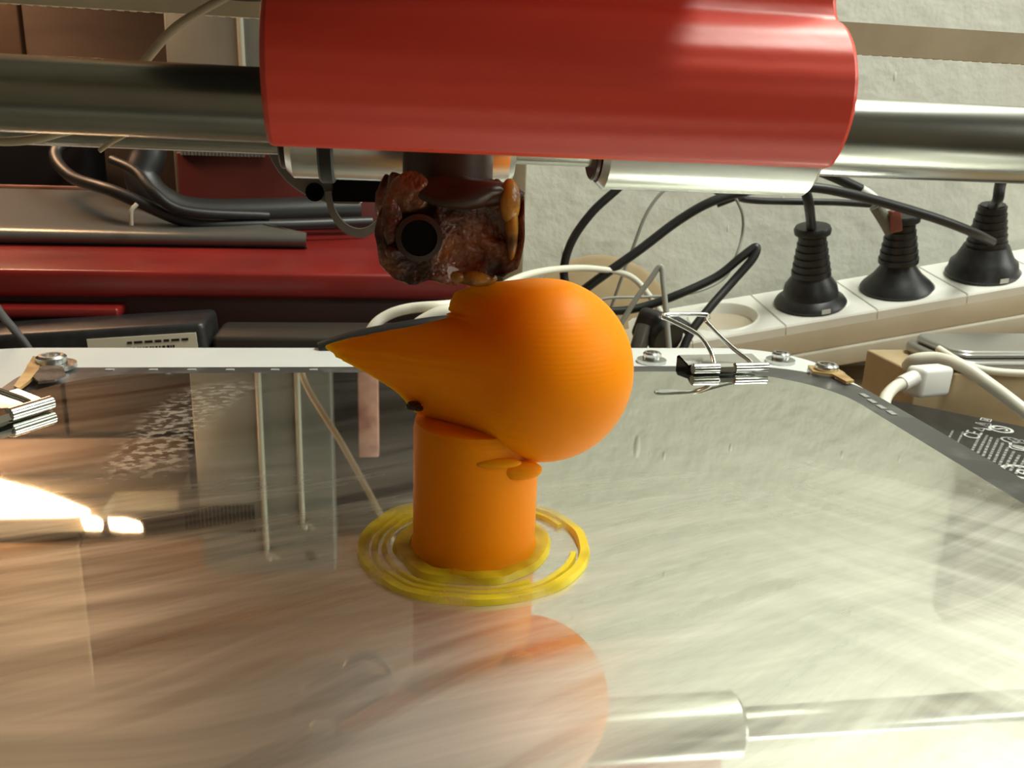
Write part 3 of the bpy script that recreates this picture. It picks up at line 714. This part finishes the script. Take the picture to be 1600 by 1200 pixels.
# binder clips
def clip(name, px, py, ang_, label, s=1.0, big=False):
    q = PZ(px, py, 0)
    e = empty(name, M=Matrix.Translation(q) @ Matrix.Rotation(R(ang_), 4, 'Z') @ Matrix.Scale(s, 4))
    # jaws: folded strip over the plate edge, open towards +y
    w = .15
    prof = [(-.05, .012), (-.045, .03), (-.02, .036), (0, .026), (.10, .040), (.12, .030), (.12, -.085), (.10, -.10), (0, -.052), (0, -.045), (.10, -.09), (.112, -.08), (.112, .025), (.10, .032), (0, .018), (-.02, .010)]
    v = [Vector((x, y, z)) for x in (-w, w) for y, z in prof]; n = len(prof)
    f = [(k, (k + 1) % n, n + (k + 1) % n, n + k) for k in range(n)]
    new('jaw', v, f, M_chrome, e, smooth=False)
    for a_, b_ in ((-w, -.045), (.015, w)):
        xcyl('hinge_roll', a_, b_, -.035, .022, .020, M_chrome, e, 20, .003)
    # wire handle lying back over the carrier
    hp = [(-.06, -.03, .03), (-.055, .03, .07), (-.075, .12, .115), (-.15, .22, .15), (-.17, .25, .155), (-.14, .27, .16), (.0, .26, .162), (.02, .245, .155), (.0, .2, .14), (.05, .08, .075), (.095, -.01, .035), (.075, -.045, .022)]
    tube('wire_handle', [Vector(p) for p in hp], .009, M_chrome, e, 8, 6)
    hp2 = [(-.06, -.02, -.10), (-.06, .2, -.14)]
    tag(e, label, 'binder clip', 'binder clips on the mirror plate')
clip('binder_clip', 1134, 580, 4, 'chrome binder clip at the back right edge of the mirror plate', .80)
lc = PZ(30, 625, 0)
clip('binder_clip', -8, 660, 58, 'chrome binder clip cut off at the left corner of the mirror plate', .85)

# ------------------------------------------------------------------ the print
D0 = PZ(737, 853, 0).y
rc = (P(838, 780, D0).x - P(644, 780, D0).x) / 2 * .985
cxw = (P(838, 780, D0).x + P(644, 780, D0).x) / 2
pr = empty('unfinished_print', (cxw, D0, 0)); PT = Matrix.Translation(-pr.location)
zc = P(700, 650, D0).z
n = 72
v, f = [], []
levels = [(1.03, 0), (1.03, .012), (1.0, .016)] + [(1.0 + .002 * random.uniform(-1, 1), z) for z in np.linspace(.03, zc - .02, 26)] + [(.97, zc - .005), (.80, zc), (.4, zc)]
for k_, z in levels:
    for k in range(n):
        a = 2 * math.pi * k / n
        v.append((rc * k_ * math.cos(a), rc * k_ * math.sin(a), z))
for i in range(len(levels) - 1):
    for k in range(n):
        k2 = (k + 1) % n; f.append((i * n + k, i * n + k2, (i + 1) * n + k2, (i + 1) * n + k))
f += [tuple(range(n)), tuple(reversed(range((len(levels) - 1) * n, len(levels) * n)))]
o = new('column', v, f, M_orange, pr, smooth=True); sharp(o, 50)
# head as a stack of printed layers, each a ball slice drawn out to a beak on the left
prof = [(716, 745, 846), (706, 735, 885), (694, 725, 908), (680, 712, 932), (662, 695, 952), (652, 670, 960), (644, 650, 966), (636, 640, 971),
        (624, 632, 977), (610, 618, 982), (596, 596, 985), (584, 576, 986), (572, 552, 985), (562, 534, 982), (552, 518, 978), (545, 511, 974),
        (539, 509, 970), (533, 530, 965), (527, 556, 960), (521, 585, 955), (515, 618, 948), (509, 650, 941), (503, 676, 933), (497, 696, 926), (491, 702, 918), (484, 701, 911),
        (477, 702, 903), (470, 704, 895), (464, 706, 887), (458, 712, 877), (452, 724, 866), (446, 742, 850), (441, 765, 825)]
sc_ = P(845, 578, D0); SR = (P(987, 578, D0).x - P(703, 578, D0).x) / 2; bcx = sc_.x; szc = sc_.z
ys = [p[0] for p in prof]; n = 96
z_lo = szc - SR * .985; z_hi = szc + SR * .955
v, f = [], []; rows = 92
zy = [P(800, y, D0).z for y in ys]
for i in range(rows):
    z = z_lo + (z_hi - z_lo) * i / (rows - 1)
    lx = np.interp(z, zy, [p[1] for p in prof])
    yy_ = np.interp(z, zy, ys)
    xl = P(lx, yy_, D0).x
    r = math.sqrt(max(SR * SR - (z - szc) ** 2, 1e-6)); cx = bcx
    d_ = cx - xl
    jag = .008 * noise.noise(Vector((i * .9, 3, 0))) if 445 < yy_ < 570 else .0015 * noise.noise(Vector((i * .7, 9, 0)))
    hull = d_ > r * 1.02 and yy_ < 652
    phi = math.acos(min(1, r / d_)) if hull else 0
    for k in range(n):
        th = 2 * math.pi * k / n            # measured from the -x direction
        if th > math.pi: sgn, t_ = -1, 2 * math.pi - th
        else: sgn, t_ = 1, th
        if hull and t_ < phi:
            t = t_ / phi; tx, ty = -r * math.cos(phi), r * math.sin(phi)
            x = -d_ + (tx + d_) * t + jag * (1 - t); y = ty * t ** 1.15
        else: x, y = -r * math.cos(t_), r * math.sin(t_)
        v.append(PT @ Vector((cx + x, D0 + sgn * y, z)))
fine = range(rows)
for i in range(rows - 1):
    for k in range(n):
        k2 = (k + 1) % n; f.append((i * n + k, i * n + k2, (i + 1) * n + k2, (i + 1) * n + k))
f += [tuple(range(n)), tuple(reversed(range((rows - 1) * n, rows * n)))]
o = new('head', v, f, M_orange, pr, smooth=True); sharp(o, 60)
# drooped support strands on the underside, burnt blob at the notch
def blob(name, c, r, m, parent, sc=(1, 1, 1), amp=.3, fr=14, sub=3):
    bm = bmesh.new(); bmesh.ops.create_icosphere(bm, subdivisions=sub, radius=r)
    for vv in bm.verts:
        d = 1 + amp * noise.noise(vv.co * fr + Vector((c[0] * 7, 2, 3)))
        vv.co = Vector((vv.co.x * sc[0] * d, vv.co.y * sc[1] * d, vv.co.z * sc[2] * d)) + Vector(c)
    me = bpy.data.meshes.new(name); bm.to_mesh(me); bm.free()
    return link(name, me, m, parent, smooth=True)
blob('drooped_strand', PT @ P(812, 735, D0 - rc * .82), .032, M_orange, pr, (1.1, .4, .5))
blob('drooped_strand', PT @ P(775, 724, D0 - rc * .95), .024, M_orange, pr, (1.5, .4, .35))
blob('burnt_blob', PT @ P(646, 634, D0 - .02), .011, M_brass, pr, (1.1, .9, .7))
blob('burnt_blob', PT @ P(654, 638, D0 - .03), .007, M_brass, pr, (1.1, .9, .7))
tag(pr, 'unfinished orange printed figure, round head with beak on a column', 'print')
# skirt rings on the plate
def ringloop(name, r, w, h, label, wob=.004, arc=(0, 360), group='yellow skirt rings around the print', dx=0, dy=0):
    nn = 90; v, f = [], []
    a0, a1 = arc
    for k in range(nn + 1):
        a = R(a0 + (a1 - a0) * k / nn)
        rr = r + wob * noise.noise(Vector((math.cos(a) * 2, math.sin(a) * 2, r * 20)))
        hh = h * (1 + .4 * noise.noise(Vector((math.cos(a) * 4, math.sin(a) * 4, r * 9))))
        for q, z in ((rr - w, .0005), (rr - w * .7, hh), (rr + w * .7, hh), (rr + w, .0005)):
            v.append((q * math.cos(a), q * math.sin(a), z))
    for k in range(nn):
        for j in range(4):
            j2 = (j + 1) % 4; f.append((k * 4 + j, k * 4 + j2, k * 4 + 4 + j2, k * 4 + 4 + j))
    if a1 - a0 < 360: f += [(0, 1, 2, 3), (nn * 4 + 3, nn * 4 + 2, nn * 4 + 1, nn * 4)]
    o = new(name, v, f, M_yellow, None, smooth=True); o.location = (cxw + dx, D0 + dy, 0); sharp(o, 50)
    tag(o, label, 'skirt ring', group); return o
R3 = (P(905, 866, D0).x - P(557, 870, D0).x) / 2
ringloop('skirt_ring', R3 * .985, .010, .010, 'outermost thick yellow skirt ring on the mirror plate', arc=(-42, 318))
ringloop('skirt_ring', R3 * .885, .006, .008, 'second yellow skirt ring, just inside the outermost', arc=(20, 345))
ringloop('skirt_ring', R3 * .79, .005, .006, 'thin third yellow skirt ring from the outside', arc=(120, 300))
ringloop('brim', (rc + .012), .017, .010, 'broad yellow brim ring touching the foot of the column', wob=.010, dx=-.002)

# ------------------------------------------------------------------ printer head: rods, carriage, bearings, hot end, belt
RD = .99
ra_, rb_ = P(60, 148, RD), P(1480, 214, RD)
sl = (rb_.z - ra_.z) / (rb_.x - ra_.x)
def rod(name, D, z_at, xat, r, x0, x1, slope, label):
    T = Matrix.Translation((x0, D, z_at + (x0 - xat) * slope)) @ Vector((1, 0, slope)).normalized().to_track_quat('Z', 'Y').to_matrix().to_4x4()
    o = lathe(name, [(r - .01, 0), (r, .01), (r, x1 - x0 - .01), (r - .01, x1 - x0)], M_steel, None, 64, T)
    return tag(o, label, 'rod', 'steel guide rods of the printer')
rod('steel_rod', RD, ra_.z, ra_.x, .0375, -2.6, 3.2, sl, 'front polished steel rod passing through the red carriage')
RD2 = 1.70
rz2 = P(1000, 232, RD2)
rod('steel_rod', RD2, rz2.z, rz2.x, .038, -2.6, 3.2, sl, 'rear polished steel rod carrying the silver bearings')

car = empty('printer_carriage', (.1, 1.2, .7)); KT = Matrix.Translation(-car.location)
cx0 = P(412, 150, RD - .06).x; cx1 = P(1336, 170, RD - .08).x
zc = lambda x: ra_.z + (x - ra_.x) * sl
def carriage_profile():
    R_ = .086; pts = []
    # start back top, go down the back, open bottom, round front, up
    for a in np.linspace(-56, 74, 24):        # front bulge, angle from -y
        pts.append((-R_ * math.cos(R(a)), .024 + R_ * math.sin(R(a))))
    pts += [(-.018, .112), (-.012, .125), (-.010, .42), (.10, .42), (.10, -.03), (.055, -.047)]
    return pts
pp = carriage_profile(); nn = len(pp)
xs = np.linspace(cx0, cx1, 12); v = []; f = []
for x in xs:
    for (y, z) in pp: v.append(KT @ Vector((x, RD + y, zc(x) + z + .008)))
for i in range(len(xs) - 1):
    for k in range(nn):
        k2 = (k + 1) % nn; f.append((i * nn + k, i * nn + k2, (i + 1) * nn + k2, (i + 1) * nn + k))
f += [tuple(range(nn)), tuple(reversed(range((len(xs) - 1) * nn, len(xs) * nn)))]
o = new('body', v, f, M_red, car, smooth=True, bevel=.006); sharp(o, 30)
M_gantry = mat('red_base', (.36, .02, .015), .45)
# arm that joins front holder and rear bearings, and drops to the hot end
box('base_plate', cx0 + .05, cx1 - .05, RD + .09, RD2 + .12, zc(.1) + .10, zc(.1) + .17, M_red, car, .01, T=KT)
for (pxa, pxb, ties) in ((450, 800, (512, 742)), (932, 1262, ())):
    xa, xb = P(pxa, 250, RD2).x, P(pxb, 260, RD2).x
    zz = rz2.z + ((xa + xb) / 2 - rz2.x) * sl
    bo = xcyl('bearing', xa, xb, RD2 - car.location.y, zz - car.location.z, .076, M_bearing, car, 56, .012, (0, sl))
    bo.location = (-car.location.x, 0, 0)
    xcyl('bearing_seal', xa - .012 - car.location.x, xa - car.location.x, RD2 - car.location.y, zz - car.location.z - (xb - xa) * sl * .0, .060, M_brass, car, 32, .003)
    for t in ties:
        xt = P(t, 250, RD2).x
        xcyl('cable_tie', xt - .014 - car.location.x, xt + .014 - car.location.x, RD2 - car.location.y, zz + (xt - (xa)) * sl - car.location.z, .083, M_black, car, 40, .004)
    box('bearing_seat', xa + .05, xb - .05, RD2 - .05, RD2 + .05, zz + .05, zc(.1) + .12, M_red, car, .005, T=KT)
# unseen motor block above the picture, added and sized to shade the carriage
box('motor_shade_block', -.30, .38, .50, 1.75, .96, 1.5, M_black2, car, .02, 3, T=KT)
# hot end
HD = D0 + .02
hx0, hx1 = P(592, 350, HD).x, P(806, 350, HD).x
hz1, hz0 = P(700, 285, HD).z, P(700, 425, HD).z
bm = bmesh.new(); bmesh.ops.create_cube(bm, size=1)
bmesh.ops.subdivide_edges(bm, edges=bm.edges[:], cuts=20, use_grid_fill=True)
for vv in bm.verts:
    p = Vector((vv.co.x * (hx1 - hx0), vv.co.y * .22, vv.co.z * (hz1 - hz0)))
    p.x *= 1 - .10 * max(0, -vv.co.z * 2) * (1 if vv.co.x < 0 else .2)
    d = Vector((noise.noise(p * 14), noise.noise(p * 14 + Vector((5, 0, 0))), noise.noise(p * 16 + Vector((0, 7, 0))))) * .024
    d += Vector((0, noise.noise(p * 34), noise.noise(p * 30 + Vector((3, 3, 3))))) * .014
    e = max(0, abs(vv.co.x) * 2 + abs(vv.co.z) * 2 - 1.6) * .03
    p.x -= e * (1 if p.x > 0 else -1); p.z -= e * (1 if p.z > 0 else -1)
    vv.co = KT @ (p + d + Vector(((hx0 + hx1) / 2, HD + .03, (hz0 + hz1) / 2)))
me = bpy.data.meshes.new('heater_block'); bm.to_mesh(me); bm.free(); link('heater_block', me, M_kapton, car, smooth=True)
hy = HD - .09
XR90 = Matrix.Rotation(R(90), 4, 'X')
q = P(655, 372, hy - .015)
lathe('hole_shade_disc', [(.0255, 0), (.0255, .012)], M_dark, car, 24, KT @ Matrix.Translation(q + Vector((0, .012, 0))) @ XR90)  # black disc paints the dark inside of the hole
lathe('heater_cartridge', [(.034, 0), (.034, .03), (.026, .032), (.024, .004), (.0001, .003)], M_brass, car, 32, KT @ Matrix.Translation(q + Vector((0, .03, 0))) @ XR90)
for (px, py, r_, m_, sc) in ((640, 305, .022, M_kapton, (1.4, .6, 1.5)), (612, 345, .02, M_kapton, (.8, .8, 2)), (720, 300, .045, M_brass, (1.8, .6, .5)), (797, 315, .016, M_amber, (.9, 1, 1.9)), (800, 360, .012, M_amber, (.7, 1, 3.2)), (620, 392, .014, M_kapton, (1.2, .8, 1))):
    blob('tape_fold', KT @ P(px, py, hy), r_, m_, car, sc, .55, 22)
nz = P(715, 452, HD - .02)
lathe('nozzle', [(.010, 0), (.014, .004), (.045, .030), (.062, .034), (.064, .075), (.05, .08)], M_amber, car, 24, KT @ Matrix.Translation((nz.x, HD + .03, max(nz.z, P(745, 446, D0).z + .004))))
blob('melted_residue', KT @ P(700, 434, HD - .06), .016, M_amber, car, (1.5, 1, .8), .6, 30)
blob('melted_residue', KT @ P(742, 436, HD - .06), .015, M_amber, car, (1.9, 1, .8), .6, 30)
# barrel up to the base plate
lathe('barrel', [(.07, 0), (.07, .40)], M_brass, car, 24, KT @ Matrix.Translation(((hx0 + hx1) / 2, HD + .02, hz1 - .03)))
# grey bracket with rounded corner and half round opening
bd = RD2 + .10
bz0, bz1 = P(480, 318, bd).z, P(480, 120, bd).z
bx0, bx1 = P(412, 250, bd).x, P(572, 300, bd).x
poly = rrect(bx0, bx1, bz0, bz1, (.02, .02, .14, .02), 10)
TB = KT @ Matrix.Translation((0, bd + .04, 0)) @ XR90
M_brk = mottle(mat('smoky_bracket', (.16, .14, .11), .35), (.14, .12, .10), (.18, .16, .13), 3)
prism('rear_bracket', poly, 0, .04, M_brk, car, .004, TB)
q = P(492, 300, bd)
lathe('bracket_hole', [(.016, 0), (.018, .004), (.010, .005), (.008, .001)], M_dark, car, 16, KT @ Matrix.Translation((q.x, bd - .001, q.z)) @ XR90)
q = P(560, 300, bd - .02)
n = 24; v = []; f = []
for k in range(n + 1):
    a = R(180 + 180 * k / n)
    for rr in (.065, .080):
        v.append(KT @ Vector((q.x + rr * math.cos(a) * .8, bd - .02, q.z + rr * math.sin(a) * 1.1))); v.append(KT @ Vector((q.x + rr * math.cos(a) * .8, bd, q.z + rr * math.sin(a) * 1.1)))
for k in range(n):
    i = k * 4; j = i + 4
    f += [(i, j, j + 2, i + 2), (i + 1, i + 3, j + 3, j + 1), (i, i + 1, j + 1, j), (i + 2, j + 2, j + 3, i + 3)]
new('curved_rim', v, f, M_brk, car)
box('rim_fill', q.x - .05, q.x + .05, bd - .008, bd + .0, q.z - .02, q.z + .08, M_dark, car, T=KT)
for a_, b_ in ((385, 398),):
    pass
# knurled dark screw at the top left of the carriage
lathe('idler_screw', [(.03, 0), (.03, .05), (.022, .06)], M_black, car, 16, KT @ Matrix.Translation(P(378, -2, RD + .35)))
tag(car, 'red plastic printer carriage with silver bearings and tape-wrapped hot end', 'printer carriage')

# timing belt
BD = 2.02
pa, pb = P(1310, 58, BD), P(1598, 76, BD)
bs = (pb.z - pa.z) / (pb.x - pa.x)
bh = .033
belt = empty('timing_belt', (pa.x, BD, pa.z)); 
x0, x1 = -3.2, 2.2
new('band', [Vector((x, y, z + x * bs)) for x in (x0, x1) for y in (0, .012) for z in (-bh, bh)], BOXF, M_tan, belt)
v, f = [], []; x = x0
while x < x1:
    i = len(v); v += [Vector((xx, y, z + xx * bs)) for xx in (x, x + .0125) for y in (.012, .026) for z in (-bh, bh)]
    f += [tuple(i + k for k in q) for q in BOXF]; x += .025
o = new('belt_teeth', v, f, M_tan, belt); o['kind'] = 'stuff'
tag(belt, 'tan toothed belt running level above the right steel rod', 'belt')
